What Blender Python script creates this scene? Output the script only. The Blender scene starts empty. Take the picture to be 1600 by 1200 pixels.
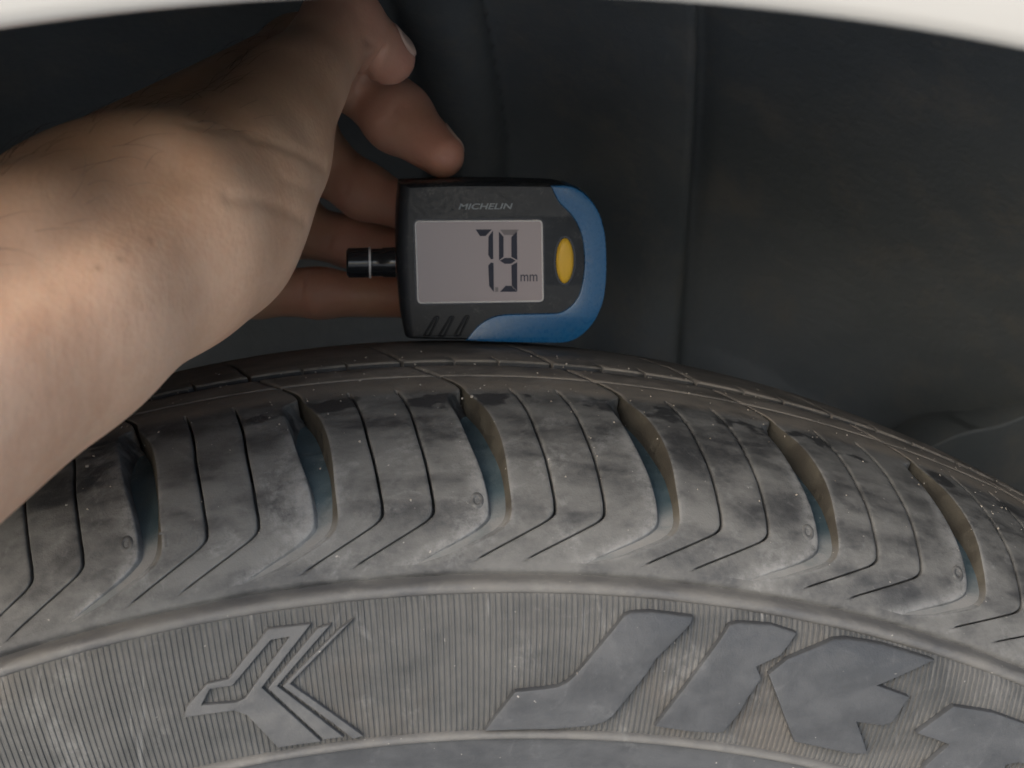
import bpy, bmesh, math, random
import numpy as np
from mathutils import Vector, Matrix
from mathutils.geometry import tessellate_polygon
R_ = math.radians
SC = bpy.context.scene
COL = SC.collection
random.seed(4)

HAND = {'palm': [((-0.0916, -0.04926, 0.32436, 0.0225), (-0.06826, -0.01212, 0.34044, 0.0214)), ((-0.06826, -0.01212, 0.34044, 0.0214), (-0.05327, 0.01401, 0.34938, 0.0206)), ((-0.05327, 0.01401, 0.34938, 0.0206), (-0.04279, 0.03185, 0.35586, 0.0146)), ((-0.05327, 0.01401, 0.34938, 0.0206), (-0.0438, 0.02588, 0.34713, 0.015)), ((-0.05327, 0.01401, 0.34938, 0.0206), (-0.03606, 0.0424, 0.36023, 0.0115)), ((-0.0438, 0.02588, 0.34713, 0.015), (-0.03438, 0.04507, 0.35916, 0.0103)), ((-0.04279, 0.03185, 0.35586, 0.0146), (-0.03472, 0.04931, 0.3641, 0.009800000000000001)), ((-0.04279, 0.03185, 0.35586, 0.0146), (-0.03223, 0.06139, 0.37322, 0.01)), ((-0.07273, 0.01147, 0.35157, 0.013), (-0.03028, 0.11668, 0.38178, 0.01)), ((-0.07802, 0.03394, 0.3481, 0.013), (-0.03649, 0.13869, 0.3758, 0.0105)), ((-0.08125, 0.04624, 0.34164, 0.013), (-0.03953, 0.1556, 0.36702, 0.0105)), ((-0.0814, 0.04483, 0.3353, 0.013), (-0.0442, 0.16274, 0.3506, 0.01)), ((-0.11197, 0.00365, 0.32064, 0.022), (-0.07813, 0.03287, 0.34327, 0.015))], 'thumb': [(-0.03472, 0.04931, 0.3641, 0.009800000000000001), (-0.02788, 0.07, 0.37696, 0.009300000000000001), (-0.01951, 0.09044, 0.38946, 0.009), (-0.00865, 0.10199, 0.3819, 0.0066)], 'index': [(-0.03028, 0.11668, 0.38178, 0.01), (-0.01675, 0.14319, 0.37784, 0.0092), (-0.0059, 0.12823, 0.36694, 0.009), (0.00479, 0.11368, 0.35783, 0.0058)], 'middle': [(-0.03649, 0.13869, 0.3758, 0.0105), (-0.02759, 0.15962, 0.35396, 0.008400000000000001), (-0.01504, 0.15026, 0.34587, 0.0076), (-0.00281, 0.14177, 0.3415, 0.0062)], 'ring': [(-0.03953, 0.1556, 0.36702, 0.01), (-0.03603, 0.17038, 0.33352, 0.008), (-0.01907, 0.16068, 0.33064, 0.0072), (-0.00193, 0.14697, 0.32838, 0.006)], 'little': [(-0.0442, 0.16274, 0.3506, 0.01), (-0.0468, 0.15556, 0.31735, 0.0074), (-0.02837, 0.14946, 0.31744, 0.0068), (-0.00123, 0.14619, 0.31604, 0.0056)]}
CREASES = [([(-0.02289, 0.03907, 0.35946), (-0.02395, 0.03537, 0.36038), (-0.02499, 0.03211, 0.36125), (-0.02604, 0.02954, 0.36207), (-0.02708, 0.0275, 0.36284), (-0.02831, 0.02534, 0.36349), (-0.02953, 0.02356, 0.36412), (-0.03076, 0.0221, 0.36472), (-0.03199, 0.021, 0.3653), (-0.03293, 0.01986, 0.36541), (-0.03386, 0.01874, 0.36551), (-0.03478, 0.01762, 0.36562), (-0.03569, 0.01642, 0.36573)], 0.0011, 0.0004), ([(-0.0264, 0.02451, 0.35037), (-0.02738, 0.02141, 0.35129), (-0.02836, 0.01899, 0.35213), (-0.02934, 0.01686, 0.35293), (-0.03029, 0.0147, 0.35372), (-0.03125, 0.01189, 0.35435), (-0.03218, 0.00907, 0.35498), (-0.03312, 0.00667, 0.35556), (-0.03405, 0.00459, 0.3561), (-0.03498, 0.00251, 0.3564), (-0.03591, 0.00074, 0.35666), (-0.03688, -0.00038, 0.35687), (-0.03785, -0.00139, 0.35707)], 0.0012, 0.0004), ([(-0.04458, 0.00639, 0.36891), (-0.04334, 0.00729, 0.36861), (-0.04211, 0.00841, 0.36829), (-0.04096, 0.01037, 0.36795), (-0.03979, 0.01248, 0.36759), (-0.03861, 0.01474, 0.36737), (-0.03735, 0.01655, 0.36716), (-0.03605, 0.01802, 0.36696), (-0.03473, 0.01937, 0.36676), (-0.03365, 0.02051, 0.36663), (-0.03257, 0.02173, 0.36649), (-0.0315, 0.02316, 0.36635), (-0.03042, 0.02477, 0.36619)], 0.0012, 0.0002), ([(-0.01642, 0.12528, 0.37502), (-0.01558, 0.1256, 0.37603), (-0.01473, 0.1262, 0.37704), (-0.014, 0.09493, 0.37789), (-0.01324, 0.09274, 0.3788), (-0.01241, 0.09111, 0.37996), (-0.01157, 0.09013, 0.38111), (-0.01074, 0.08969, 0.38227), (-0.0099, 0.0897, 0.38343)], 0.0008, 0.001), ([(-0.02496, 0.02942, 0.35542), (-0.02548, 0.0272, 0.3559), (-0.026, 0.02542, 0.35634), (-0.02653, 0.02405, 0.35675), (-0.02707, 0.02299, 0.35713), (-0.02788, 0.02151, 0.35754), (-0.02869, 0.02019, 0.35794), (-0.02949, 0.01897, 0.35833), (-0.03029, 0.01781, 0.3587)], 0.0009, 0.0002), ([(-0.00558, 0.11914, 0.37136), (-0.00614, 0.11865, 0.37048), (-0.00669, 0.11833, 0.36961), (-0.00724, 0.11812, 0.36873), (-0.00779, 0.11803, 0.36785), (-0.00845, 0.1182, 0.3672), (-0.00911, 0.11846, 0.36655), (-0.00977, 0.11883, 0.3659), (-0.01043, 0.11934, 0.36524)], 0.0008, 0.00035), ([(-0.00448, 0.11819, 0.37009), (-0.005, 0.11773, 0.36921), (-0.00551, 0.11739, 0.36834), (-0.00602, 0.11717, 0.36746), (-0.00653, 0.1171, 0.36659), (-0.00719, 0.1173, 0.36594), (-0.00785, 0.1176, 0.36529), (-0.0085, 0.11801, 0.36463), (-0.00916, 0.11857, 0.36397)], 0.0007, 0.0003), ([(-0.01713, 0.15306, 0.35651), (-0.01767, 0.14944, 0.35537), (-0.01823, 0.14742, 0.35416), (-0.01878, 0.14606, 0.35293), (-0.01916, 0.14481, 0.35134), (-0.01954, 0.14402, 0.34973), (-0.01993, 0.14362, 0.3481), (-0.02033, 0.14361, 0.34643)], 0.0009, 0.0005), ([(-0.02442, 0.15512, 0.33372), (-0.02481, 0.15504, 0.33282), (-0.0252, 0.1551, 0.3319), (-0.0256, 0.15531, 0.33096), (-0.026, 0.15569, 0.33)], 0.0009, 0.0004), ([(-0.03255, 0.14572, 0.32315), (-0.03276, 0.14466, 0.32204), (-0.03299, 0.14395, 0.32088), (-0.03324, 0.14353, 0.31969), (-0.03349, 0.14335, 0.31845), (-0.03335, 0.1432, 0.31711), (-0.03322, 0.14335, 0.31573), (-0.03311, 0.14384, 0.31429), (-0.03303, 0.14484, 0.31275)], 0.0008, 0.0004), ([(-0.01461, 0.07853, 0.38568), (-0.01382, 0.08026, 0.38531), (-0.01303, 0.08228, 0.38495), (-0.01222, 0.08451, 0.38459), (-0.0114, 0.08662, 0.38422)], 0.0007, 0.0003), ([(-0.0137, 0.09562, 0.37764), (-0.01306, 0.09709, 0.37712), (-0.01241, 0.09879, 0.37661), (-0.01175, 0.10139, 0.37608), (-0.01081, 0.12474, 0.37551)], 0.0007, 0.0003), ([(-0.07691, -0.0494, 0.34667), (-0.07454, -0.04673, 0.34741), (-0.07212, -0.04396, 0.34816), (-0.06963, -0.04105, 0.34893), (-0.06708, -0.03802, 0.34972), (-0.06572, -0.03612, 0.35036), (-0.06431, -0.03433, 0.35104), (-0.06283, -0.03265, 0.35175), (-0.06132, -0.031, 0.35247), (-0.05945, -0.02847, 0.35382), (-0.05759, -0.02563, 0.35518), (-0.05578, -0.02215, 0.35653), (-0.05406, -0.01777, 0.35785), (-0.05272, -0.01349, 0.35912), (-0.05127, -0.0095, 0.36048), (-0.0496, -0.00643, 0.36194), (-0.04779, -0.00401, 0.36349)], 0.007, 0.003)]
MOLES = [(-0.05468, -0.02821, 0.34917), (-0.05124, -0.02246, 0.35134), (-0.05193, -0.02464, 0.34994), (-0.04873, -0.01755, 0.35205)]
NAIL = [(-0.0049, 0.09631, 0.38595), (-0.00795, 0.09714, 0.3836), (-0.00613, 0.10529, 0.38863)]
GORG = (0.01779, 0.098, 0.31218)
GAUGE = {'outline': [(-24.3, 39.69), (-24.85, 35.08), (-25.2, 29.92), (-25.31, 21.24), (-24.66, 8.03), (-23.54, 1.54), (-22.15, 0.84), (-8.45, 0.39), (15.71, -0.54), (19.98, 0.56), (23.78, 3.8), (26.32, 8.95), (27.49, 14.76), (27.75, 21.0), (27.1, 27.63), (25.24, 32.69), (22.0, 36.76), (18.22, 38.96), (13.16, 39.6), (-8.62, 40.18)], 'front': [(-21.57, 38.65), (-21.97, 34.63), (-22.22, 29.89), (-22.27, 21.2), (-21.82, 7.98), (-21.16, 2.17), (-20.16, 1.61), (-8.89, 1.21), (15.7, 0.32), (19.52, 1.39), (22.87, 4.27), (25.15, 9.19), (26.09, 15.01), (26.31, 21.01), (25.68, 27.2), (24.05, 32.04), (21.12, 35.99), (17.79, 38.18), (13.17, 38.65), (-8.63, 38.98)], 'blue': [(12.81, 39.08), (13.71, 36.92), (15.05, 34.65), (17.63, 32.1), (19.52, 29.38), (20.8, 25.94), (21.45, 20.63), (21.19, 16.19), (20.34, 12.19), (18.76, 9.52), (16.08, 7.55), (13.4, 7.14), (7.14, 7.12), (0.9, 7.0), (-2.65, 6.03), (-5.77, 3.89), (-8.45, 0.48), (0.0, -0.09), (15.71, -0.63), (19.98, 0.56), (23.78, 4.03), (26.19, 8.95), (26.97, 13.43), (27.15, 16.55), (27.16, 18.78), (27.11, 21.45), (26.94, 24.1), (26.57, 27.2), (25.07, 32.25), (22.0, 36.42), (18.0, 38.87)], 'lcd': [(-20.91, 30.74), (10.85, 30.6), (11.28, 10.01), (-20.52, 10.04)], 'button': [(16.5, 20.34), (18.73, 20.32), (16.56, 14.66)], 'd1': [(-5.87, 28.42), (-1.84, 28.38), (-3.38, 26.74), (-4.78, 26.75)], 'd2': [(-2.68, 26.56), (-1.54, 28.11), (-1.47, 21.02), (-2.08, 20.94), (-2.74, 22.05)], 'd3': [(-2.75, 19.37), (-2.08, 20.15), (-1.42, 20.05), (-1.35, 12.75), (-2.54, 14.24)], 'e0': [(0.17, 28.31), (4.96, 28.26), (3.73, 26.92), (1.27, 26.95)], 'e1': [(-0.09, 27.84), (1.09, 26.51), (1.09, 21.56), (-0.06, 20.65)], 'e2': [(3.02, 26.4), (4.43, 27.87), (4.53, 20.68), (3.03, 21.49)], 'e3': [(0.16, 20.56), (1.35, 21.25), (2.94, 21.23), (4.13, 20.55), (2.94, 19.77), (1.35, 19.79)], 'e4': [(3.03, 19.38), (4.49, 20.15), (4.54, 12.79), (3.12, 14.24)], 'e5': [(0.2, 12.77), (1.61, 14.26), (3.03, 14.24), (4.5, 12.7)], 'dot': [(-1.04, 13.95), (-0.24, 13.93), (-0.25, 12.78), (-1.04, 12.79)], 'mm': [(5.34, 15.31), (9.59, 17.03)], 'brand': [(-10.06, 33.31), (3.46, 34.79)], 's1': [(-16.09, 6.63), (-15.2, 6.7), (-17.64, 1.83), (-19.05, 1.77)], 's2': [(-12.3, 6.56), (-11.41, 6.64), (-13.93, 1.76), (-15.26, 1.69)], 's3': [(-8.5, 6.68), (-7.61, 6.75), (-10.04, 1.77), (-11.32, 1.71)], 'probe': [(-37.87, 19.32), (-37.23, 19.31), (-32.27, 19.24), (-31.75, 19.23), (-25.55, 19.5), (-37.78, 23.14)]}
LETTERS = {'J': [[(1.133, 256.52), (2.359, 264.27), (3.524, 264.81), (4.09, 265.26), (4.463, 266.11), (4.797, 267.61), (6.632, 279.07), (6.905, 279.57), (7.666, 280.0), (9.377, 279.86), (9.313, 278.63), (8.042, 271.6), (7.752, 268.88), (6.533, 259.93), (6.199, 258.56), (5.699, 257.73), (4.082, 256.77)]], 'K1': [[(8.416, 258.44), (10.894, 279.27), (11.202, 279.85), (12.636, 280.44), (13.703, 279.82), (13.156, 275.35), (12.238, 272.47), (12.549, 270.44), (12.082, 265.83), (11.962, 263.64), (11.458, 259.01), (11.145, 258.45), (9.926, 258.1)]], 'K2': [[(12.803, 271.44), (13.47, 274.95), (15.298, 280.1), (15.81, 280.73), (17.391, 281.26), (19.736, 281.08), (17.501, 273.74), (18.989, 273.26), (18.597, 267.67), (18.227, 266.52), (17.065, 265.9), (18.022, 260.25), (17.151, 259.39), (14.638, 259.32), (13.866, 264.07)]], 'T': [[(19.804, 266.9), (21.009, 274.05), (22.815, 275.42), (24.672, 275.6), (26.377, 274.27), (26.232, 269.58), (24.697, 268.01), (24.211, 266.69), (24.386, 262.67), (22.983, 260.83), (20.949, 260.24), (20.67, 260.62), (21.392, 266.7)]], 'emblem': [[(-10.945, 266.48), (-10.739, 268.36), (-9.79, 271.74), (-8.946, 271.84), (-7.175, 279.28), (-5.541, 279.09), (-7.718, 269.18), (-5.704, 257.0), (-7.505, 257.15), (-8.47, 264.46), (-8.931, 265.82)], [(-10.151, 268.12), (-8.806, 267.32), (-8.427, 267.85), (-6.403, 277.44), (-7.107, 277.36), (-8.836, 270.43), (-9.71, 270.65)]], 'ch1': [[(-5.315, 278.22), (-4.777, 278.68), (-7.116, 269.0), (-4.759, 257.31), (-5.601, 257.34), (-7.5, 268.88)]], 'ch2': [[(-4.465, 277.75), (-3.91, 279.12), (-6.607, 269.05), (-3.959, 257.11), (-4.371, 256.67), (-6.918, 268.81)]], 'TWI': [[(-17.407, 281.43), (-17.289, 281.27), (-17.325, 281.84)]]}
PLATE = [(0.16522, 0.196, 0.23985), (0.17387, 0.196, 0.24763), (0.18262, 0.196, 0.25378), (0.18924, 0.196, 0.25747), (0.19825, 0.196, 0.25996), (0.20495, 0.196, 0.26274), (0.21204, 0.196, 0.26642), (0.2317, 0.196, 0.27456), (0.25441, 0.196, 0.28084)]
CAM = [[-0.015341, -0.236589, 0.376196], [0.105519, 0.970329, -0.217547], [0.994158, -0.10793, 0.000805], [0.022698, 0.216361, 0.97605], 2118.1]

# ------------------------------------------------------------------ camera
cam = bpy.data.cameras.new('camera'); cam_o = bpy.data.objects.new('camera', cam); COL.objects.link(cam_o)
_c, _f, _r, _u = [Vector(v) for v in CAM[:4]]
cam_o.matrix_world = Matrix(((_r.x, _u.x, -_f.x, _c.x), (_r.y, _u.y, -_f.y, _c.y), (_r.z, _u.z, -_f.z, _c.z), (0, 0, 0, 1)))
cam.sensor_width = 36; cam.lens = CAM[4] / 1600 * 36
cam.clip_start = 0.01; cam.clip_end = 200
cam.dof.use_dof = True; cam.dof.focus_distance = 0.290; cam.dof.aperture_fstop = 29
SC.camera = cam_o
# ------------------------------------------------------------------ sky and sun
SUN_EL, SUN_AZ = 30, 222          # azimuth clockwise from +y (behind the camera, to the left)
w = bpy.data.worlds.new('World'); SC.world = w; w.use_nodes = True
nt = w.node_tree; nt.nodes.clear()
sky = nt.nodes.new('ShaderNodeTexSky'); sky.sky_type = 'NISHITA'; sky.sun_disc = False
sky.sun_elevation = R_(SUN_EL); sky.sun_rotation = R_(SUN_AZ)
sky.air_density = 1.0; sky.dust_density = 2.5; sky.ozone_density = 1.0
bg = nt.nodes.new('ShaderNodeBackground'); bg.inputs[1].default_value = 0.15
wo = nt.nodes.new('ShaderNodeOutputWorld')
nt.links.new(sky.outputs[0], bg.inputs[0]); nt.links.new(bg.outputs[0], wo.inputs[0])
sun = bpy.data.lights.new('sun', 'SUN'); sun.energy = 1.15; sun.angle = R_(70); sun.color = (1.0, 1.0, 0.985)
sun_o = bpy.data.objects.new('sun', sun); COL.objects.link(sun_o)
_d = Vector((math.sin(R_(SUN_AZ)) * math.cos(R_(SUN_EL)), math.cos(R_(SUN_AZ)) * math.cos(R_(SUN_EL)), math.sin(R_(SUN_EL))))
sun_o.rotation_euler = _d.to_track_quat('Z', 'Y').to_euler()
SC.view_settings.view_transform = 'Standard'; SC.view_settings.look = 'None'
SC.view_settings.exposure = 0.95; SC.view_settings.gamma = 1

# ------------------------------------------------------------------ material helpers
class NT:
    def __init__(s, name):
        s.m = bpy.data.materials.new(name); s.m.use_nodes = True; s.t = s.m.node_tree
        s.b = s.t.nodes['Principled BSDF']; s.pos = s.n('ShaderNodeNewGeometry').outputs['Position']
    def n(s, typ, **kw):
        x = s.t.nodes.new(typ)
        for k, v in kw.items(): setattr(x, k, v)
        return x
    def set(s, sock, v):
        if hasattr(v, 'links') or isinstance(v, bpy.types.NodeSocket): s.t.links.new(v, sock)
        elif isinstance(v, tuple) and len(v) == 3 and sock.type == 'RGBA': sock.default_value = (*v, 1)
        else: sock.default_value = v
    def P(s, key, v): s.set(s.b.inputs[key], v)
    def noise(s, scale, detail=4, rough=.55, vec=None, stretch=None, dist=0):
        x = s.n('ShaderNodeTexNoise'); x.inputs['Scale'].default_value = scale; x.inputs['Detail'].default_value = detail
        x.inputs['Roughness'].default_value = rough; x.inputs['Distortion'].default_value = dist
        v = vec or s.pos
        if stretch:
            mp = s.n('ShaderNodeMapping'); mp.inputs['Scale'].default_value = stretch; s.t.links.new(v, mp.inputs[0]); v = mp.outputs[0]
        s.t.links.new(v, x.inputs['Vector']); return x.outputs['Fac']
    def ramp(s, fac, a, b, lo=0., hi=1.):
        x = s.n('ShaderNodeMapRange'); x.inputs[1].default_value = a; x.inputs[2].default_value = b
        x.inputs[3].default_value = lo; x.inputs[4].default_value = hi; x.interpolation_type = 'SMOOTHSTEP'
        s.set(x.inputs[0], fac); return x.outputs[0]
    def mix(s, fac, a, b):
        x = s.n('ShaderNodeMix', data_type='RGBA'); s.set(x.inputs[0], fac); s.set(x.inputs[6], a); s.set(x.inputs[7], b); return x.outputs[2]
    def math(s, op, a, b=0.):
        x = s.n('ShaderNodeMath', operation=op); s.set(x.inputs[0], a); s.set(x.inputs[1], b); return x.outputs[0]
    def bump(s, h, strength, dist):
        x = s.n('ShaderNodeBump'); x.inputs['Strength'].default_value = strength; x.inputs['Distance'].default_value = dist
        s.t.links.new(h, x.inputs['Height']); s.t.links.new(x.outputs[0], s.b.inputs['Normal'])
    def xyz(s):
        x = s.n('ShaderNodeSeparateXYZ'); s.t.links.new(s.pos, x.inputs[0]); return x.outputs

def plain(name, col, rough=.5, spec=.5, metal=0., coat=0., grain=.08, dust=0.):
    q = NT(name); q.P('Base Color', col); q.P('Roughness', rough); q.P('Specular IOR Level', spec); q.P('Metallic', metal); q.P('Coat Weight', coat)
    if dust:
        dn = q.math('MULTIPLY', q.ramp(q.noise(240, 6, .7), .5, .75), q.ramp(q.noise(1500, 3, .6), .4, .65)); q.P('Base Color', q.mix(q.math('MULTIPLY', dn, dust), col, (.20, .19, .175)))
    n = q.noise(900, 3)
    if grain: q.P('Roughness', q.ramp(n, .3, .7, rough - .07, rough + .07)); q.bump(n, grain, .0003)
    return q.m

def rubber(name, dark, dust, pale, amt=.5, band=False, tan=None, rough=.72, streak=False, edge=False):
    """black rubber under uneven road dust, with wiped, scuffed and pale dried patches"""
    q = NT(name)
    n1 = q.noise(62, 6, .6, dist=.6, stretch=(.6, 1.5, 1.2)); n2 = q.noise(160, 5, .6, stretch=(.7, 1.4, 1.1)); n3 = q.noise(520, 6, .72); n4 = q.noise(28, 3, .5)
    f = q.math('ADD', q.math('MULTIPLY', n1, .6), q.math('MULTIPLY', n2, .4))
    f = q.ramp(f, .5 - .25, .5 + .22, amt - .5, amt + .5)
    f = q.math('ADD', f, q.math('MULTIPLY', q.math('SUBTRACT', n3, .5), .6))
    y = q.xyz()[1]
    if band:      # the rubbed streak that runs round the shoulder, and its ragged patches
        wob = q.math('ADD', y, q.math('MULTIPLY', q.math('SUBTRACT', q.noise(70, 4, .6), .5), .016))
        st = q.math('MULTIPLY', q.math('MULTIPLY', q.ramp(wob, .0275, .032), q.ramp(wob, .040, .036)), .5)
        st2 = q.math('MULTIPLY', q.ramp(wob, .0435, .046), q.ramp(wob, .0515, .0495))
        st2 = q.math('MULTIPLY', st2, q.ramp(q.noise(75, 4, .6), .46, .54))
        st = q.math('MULTIPLY', st, q.ramp(q.noise(40, 3, .5), .34, .56))
        f = q.math('SUBTRACT', f, q.math('MULTIPLY', q.math('MAXIMUM', st, st2), .8))
    f = q.ramp(f, 0., 1.)
    c = q.mix(f, dark, dust)
    if tan: c = q.mix(q.math('MULTIPLY', q.ramp(y, tan[1], tan[2]), q.ramp(n2, .3, .6, .55, 1.)), c, tan[0])
    pl = q.math('MULTIPLY', q.ramp(q.noise(85, 5, .65, dist=1.2), .56, .74), q.ramp(n3, .35, .6))
    pl = q.math('MAXIMUM', pl, q.math('MULTIPLY', q.ramp(q.noise(38, 6, .7, dist=.8), .55, .7), q.ramp(n3, .3, .62)))
    c = q.mix(q.math('MULTIPLY', pl, .38), c, pale)
    if edge:
        ea = q.n('ShaderNodeAttribute'); ea.attribute_name = 'edge'; ew = q.math('MULTIPLY', ea.outputs['Fac'], q.ramp(q.noise(150, 6, .75), .36, .60)); c = q.mix(q.math('MULTIPLY', ew, .55), c, pale)
    if streak:
        sk = q.math('MULTIPLY', q.ramp(q.noise(420, 3, .6, stretch=(1, .3, .07)), .60, .72), q.ramp(q.noise(60, 3), .48, .6)); c = q.mix(q.math('MULTIPLY', sk, .55), c, pale)
        br = q.ramp(q.noise(22, 4, .6), .52, .66); c = q.mix(q.math('MULTIPLY', br, .3), c, (.115, .095, .075))
    fl = q.ramp(q.noise(800, 2, .5), .745, .79)
    c = q.mix(q.math('MULTIPLY', fl, .7), c, (.45, .42, .38))
    q.P('Base Color', c); q.P('Roughness', q.ramp(f, 0, 1, rough - .2, rough + .12)); q.P('Specular IOR Level', .4)
    h = q.math('ADD', q.math('MULTIPLY', n3, .7), q.math('MULTIPLY', q.noise(2600, 3), .4)); q.bump(h, .35, .0005)
    return q.m

M = {}
M['tread'] = rubber('dusty_tread_rubber', (.038, .039, .041), (.138, .137, .132), (.29, .29, .285), .56, True, ((.195, .172, .146), .050, .055), edge=True)
M['rib'] = rubber('dusty_rib_rubber', (.075, .070, .064), (.225, .200, .172), (.30, .28, .25), .62)
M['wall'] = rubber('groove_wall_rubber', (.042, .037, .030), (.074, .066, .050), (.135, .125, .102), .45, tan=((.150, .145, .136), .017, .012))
M['floor'] = rubber('groove_floor_rubber', (.034, .056, .065), (.068, .097, .108), (.18, .20, .20), .42, tan=((.185, .182, .175), .021, .013))  # bluish sky sheen painted into the floor colour; pale dust at the tail
M['side'] = rubber('sidewall_rubber', (.054, .055, .054), (.106, .105, .101), (.26, .257, .25), .50, streak=True)
M['ring'] = rubber('ring_rubber', (.085, .085, .086), (.15, .145, .135), (.22, .22, .21), .5, rough=.6)
M['letter'] = rubber('raised_letter_rubber', (.050, .052, .055), (.080, .083, .087), (.18, .182, .185), .40, rough=.56)
M['emblem'] = rubber('raised_emblem_rubber', (.062, .064, .067), (.115, .115, .114), (.19, .19, .185), .5, rough=.6)
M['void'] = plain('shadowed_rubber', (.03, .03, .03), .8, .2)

# ------------------------------------------------------------------ object helpers
def link(name, me, mat=None, parent=None):
    o = bpy.data.objects.new(name, me); COL.objects.link(o)
    if mat is not None and len(me.materials) == 0: me.materials.append(mat)
    if parent: o.parent = parent
    return o
def empty(name, label, cat, loc=(0, 0, 0)):
    o = bpy.data.objects.new(name, None); COL.objects.link(o); o.location = loc; o.empty_display_size = .02
    o['label'] = label; o['category'] = cat; return o
def mesh(name, V, F, smooth=True, sharp=None):
    me = bpy.data.meshes.new(name); me.from_pydata([tuple(map(float, v)) for v in V], [], F); me.validate()
    if smooth:
        me.polygons.foreach_set('use_smooth', [True] * len(me.polygons))
        if sharp: me.set_sharp_from_angle(angle=R_(sharp))
    me.update(); return me
def gridmesh(name, G, close_u=False, sharp=None, flip=False):
    """G[row][col] -> quads"""
    G = np.asarray(G, float); nr, nc = G.shape[:2]; F = []
    for i in range(nr - 1):
        for j in range(nc if close_u else nc - 1):
            k = (j + 1) % nc
            q = (i * nc + j, i * nc + k, (i + 1) * nc + k, (i + 1) * nc + j)
            F.append(q[::-1] if flip else q)
    return mesh(name, G.reshape(-1, 3), F, True, sharp)
def spl(x, X, Y):
    x = np.asarray(x, float); X = np.array(X, float); Y = np.array(Y, float); d = np.diff(Y) / np.diff(X); h = np.diff(X)
    m = np.zeros(len(X)); m[0] = d[0]; m[-1] = d[-1]
    m[1:-1] = (d[:-1] * h[1:] + d[1:] * h[:-1]) / (h[1:] + h[:-1])
    i = np.clip(np.searchsorted(X, x) - 1, 0, len(X) - 2); t = np.clip((x - X[i]) / h[i], 0, 1)
    return (2*t**3-3*t**2+1)*Y[i] + (t**3-2*t**2+t)*h[i]*m[i] + (-2*t**3+3*t**2)*Y[i+1] + (t**3-t**2)*h[i]*m[i+1]
def rev(profile, n=540, a0=-180., a1=180.):
    full = a1 - a0 >= 359.9
    th = np.radians(np.linspace(a0, a1, n, endpoint=not full)); pr = np.array(profile)
    G = np.zeros((len(pr), n, 3)); G[..., 0] = pr[:, 1:2] * np.sin(th); G[..., 2] = pr[:, 1:2] * np.cos(th); G[..., 1] = pr[:, 0:1]
    return G, full

# ------------------------------------------------------------------ ground
bm = bmesh.new(); bmesh.ops.create_grid(bm, x_segments=8, y_segments=8, size=60)
me = bpy.data.meshes.new('ground'); bm.to_mesh(me); bm.free()
q = NT('dusty_paving'); n = q.noise(6, 6); q.P('Base Color', q.mix(n, (.42, .425, .42), (.52, .525, .52))); q.P('Roughness', .9); q.bump(q.noise(60, 5), .4, .01)
g = link('ground', me, q.m); g.location = (0, 0, -.3122); g['kind'] = 'structure'; g['label'] = 'pale dusty paving under the wheel'

# ------------------------------------------------------------------ car: fender and wheel arch liner
car = empty('car', 'cream white car body with blurred fender lip arching over a dark wheel well', 'car', (0, 0, 0))
q = NT('cream_paint'); q.P('Base Color', q.mix(q.noise(14, 3), (.42, .408, .378), (.48, .466, .43))); q.P('Roughness', .35); q.P('Coat Weight', .5); q.P('Coat Roughness', .12)
G, _ = rev([(-.030, .3990), (-.040, .3955), (-.0545, .3895), (-.0610, .3872), (-.0628, .3867), (-.0642, .3868), (-.0652, .3874), (-.0658, .3888), (-.0666, .3930), (-.0692, .405),
            (-.070, .42), (-.071, .45), (-.0715, .50), (-.070, .60), (-.060, .75), (-.03, .85), (.05, .93), (.3, .98), (1.2, 1.0)], 300, -118, 118)
link('fender', gridmesh('fender', G, sharp=40), q.m, car)

q = NT('liner_plastic'); n1 = q.noise(9, 5, .6); n2 = q.noise(45, 5, .6, stretch=(1, 1, .35))
c = q.mix(q.ramp(n1, .35, .65), (.074, .083, .086), (.104, .112, .114)); c = q.mix(q.ramp(n2, .5, .75, 0, .5), c, (.15, .135, .115))
mud = q.math('MULTIPLY', q.ramp(q.noise(26, 6, .68, stretch=(1, 1, .22), dist=.7), .50, .68), q.ramp(q.noise(330, 5, .7), .38, .62)); c = q.mix(q.math('MULTIPLY', mud, .3), c, (.175, .150, .122))
q.P('Base Color', c); q.P('Roughness', .5); q.P('Specular IOR Level', .5); q.bump(q.math('ADD', q.noise(300, 4), q.math('MULTIPLY', q.noise(60, 3), 1.5)), .35, .001); M['liner'] = q.m
LY = [-.058, -.030, .03, .09, .14, .185, .22, .243, .255, .26, .262, .263]
LR = [.3925, .408, .420, .421, .408, .382, .350, .310, .260, .200, .12, .03]
tt = np.linspace(0, len(LY) - 1, 150); ly = spl(tt, range(len(LY)), LY); lr = spl(tt, range(len(LR)), LR)
G, _ = rev(list(zip(ly, lr)), 1000, -125, 125)
xi = G[..., 0] - .235 * (G[..., 1] - .235); dep = np.clip((G[..., 1] - .06) / .09, 0, 1)
def sst(x, a, b): t = np.clip((x - a) / (b - a), 0, 1); return t * t * (3 - 2 * t)
bump_ = .022 * sst(xi, .040, .086) * (1 - sst(xi, .0905, .100)) - .010 * sst(xi, .0905, .1005) * (1 - sst(xi, .11, .19))
hose = np.clip(1 - ((xi - .024 + .22*np.clip(.355-G[..., 2], 0, .1)) / .0125) ** 2, 0, 1) ** .5 * sst(G[..., 2], .315, .345)
bump_ += .020 * hose
bump_ += .004 * np.sin(G[..., 0] * 31 + 1) * np.sin(G[..., 2] * 23)
G[..., 1] -= bump_ * dep
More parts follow.
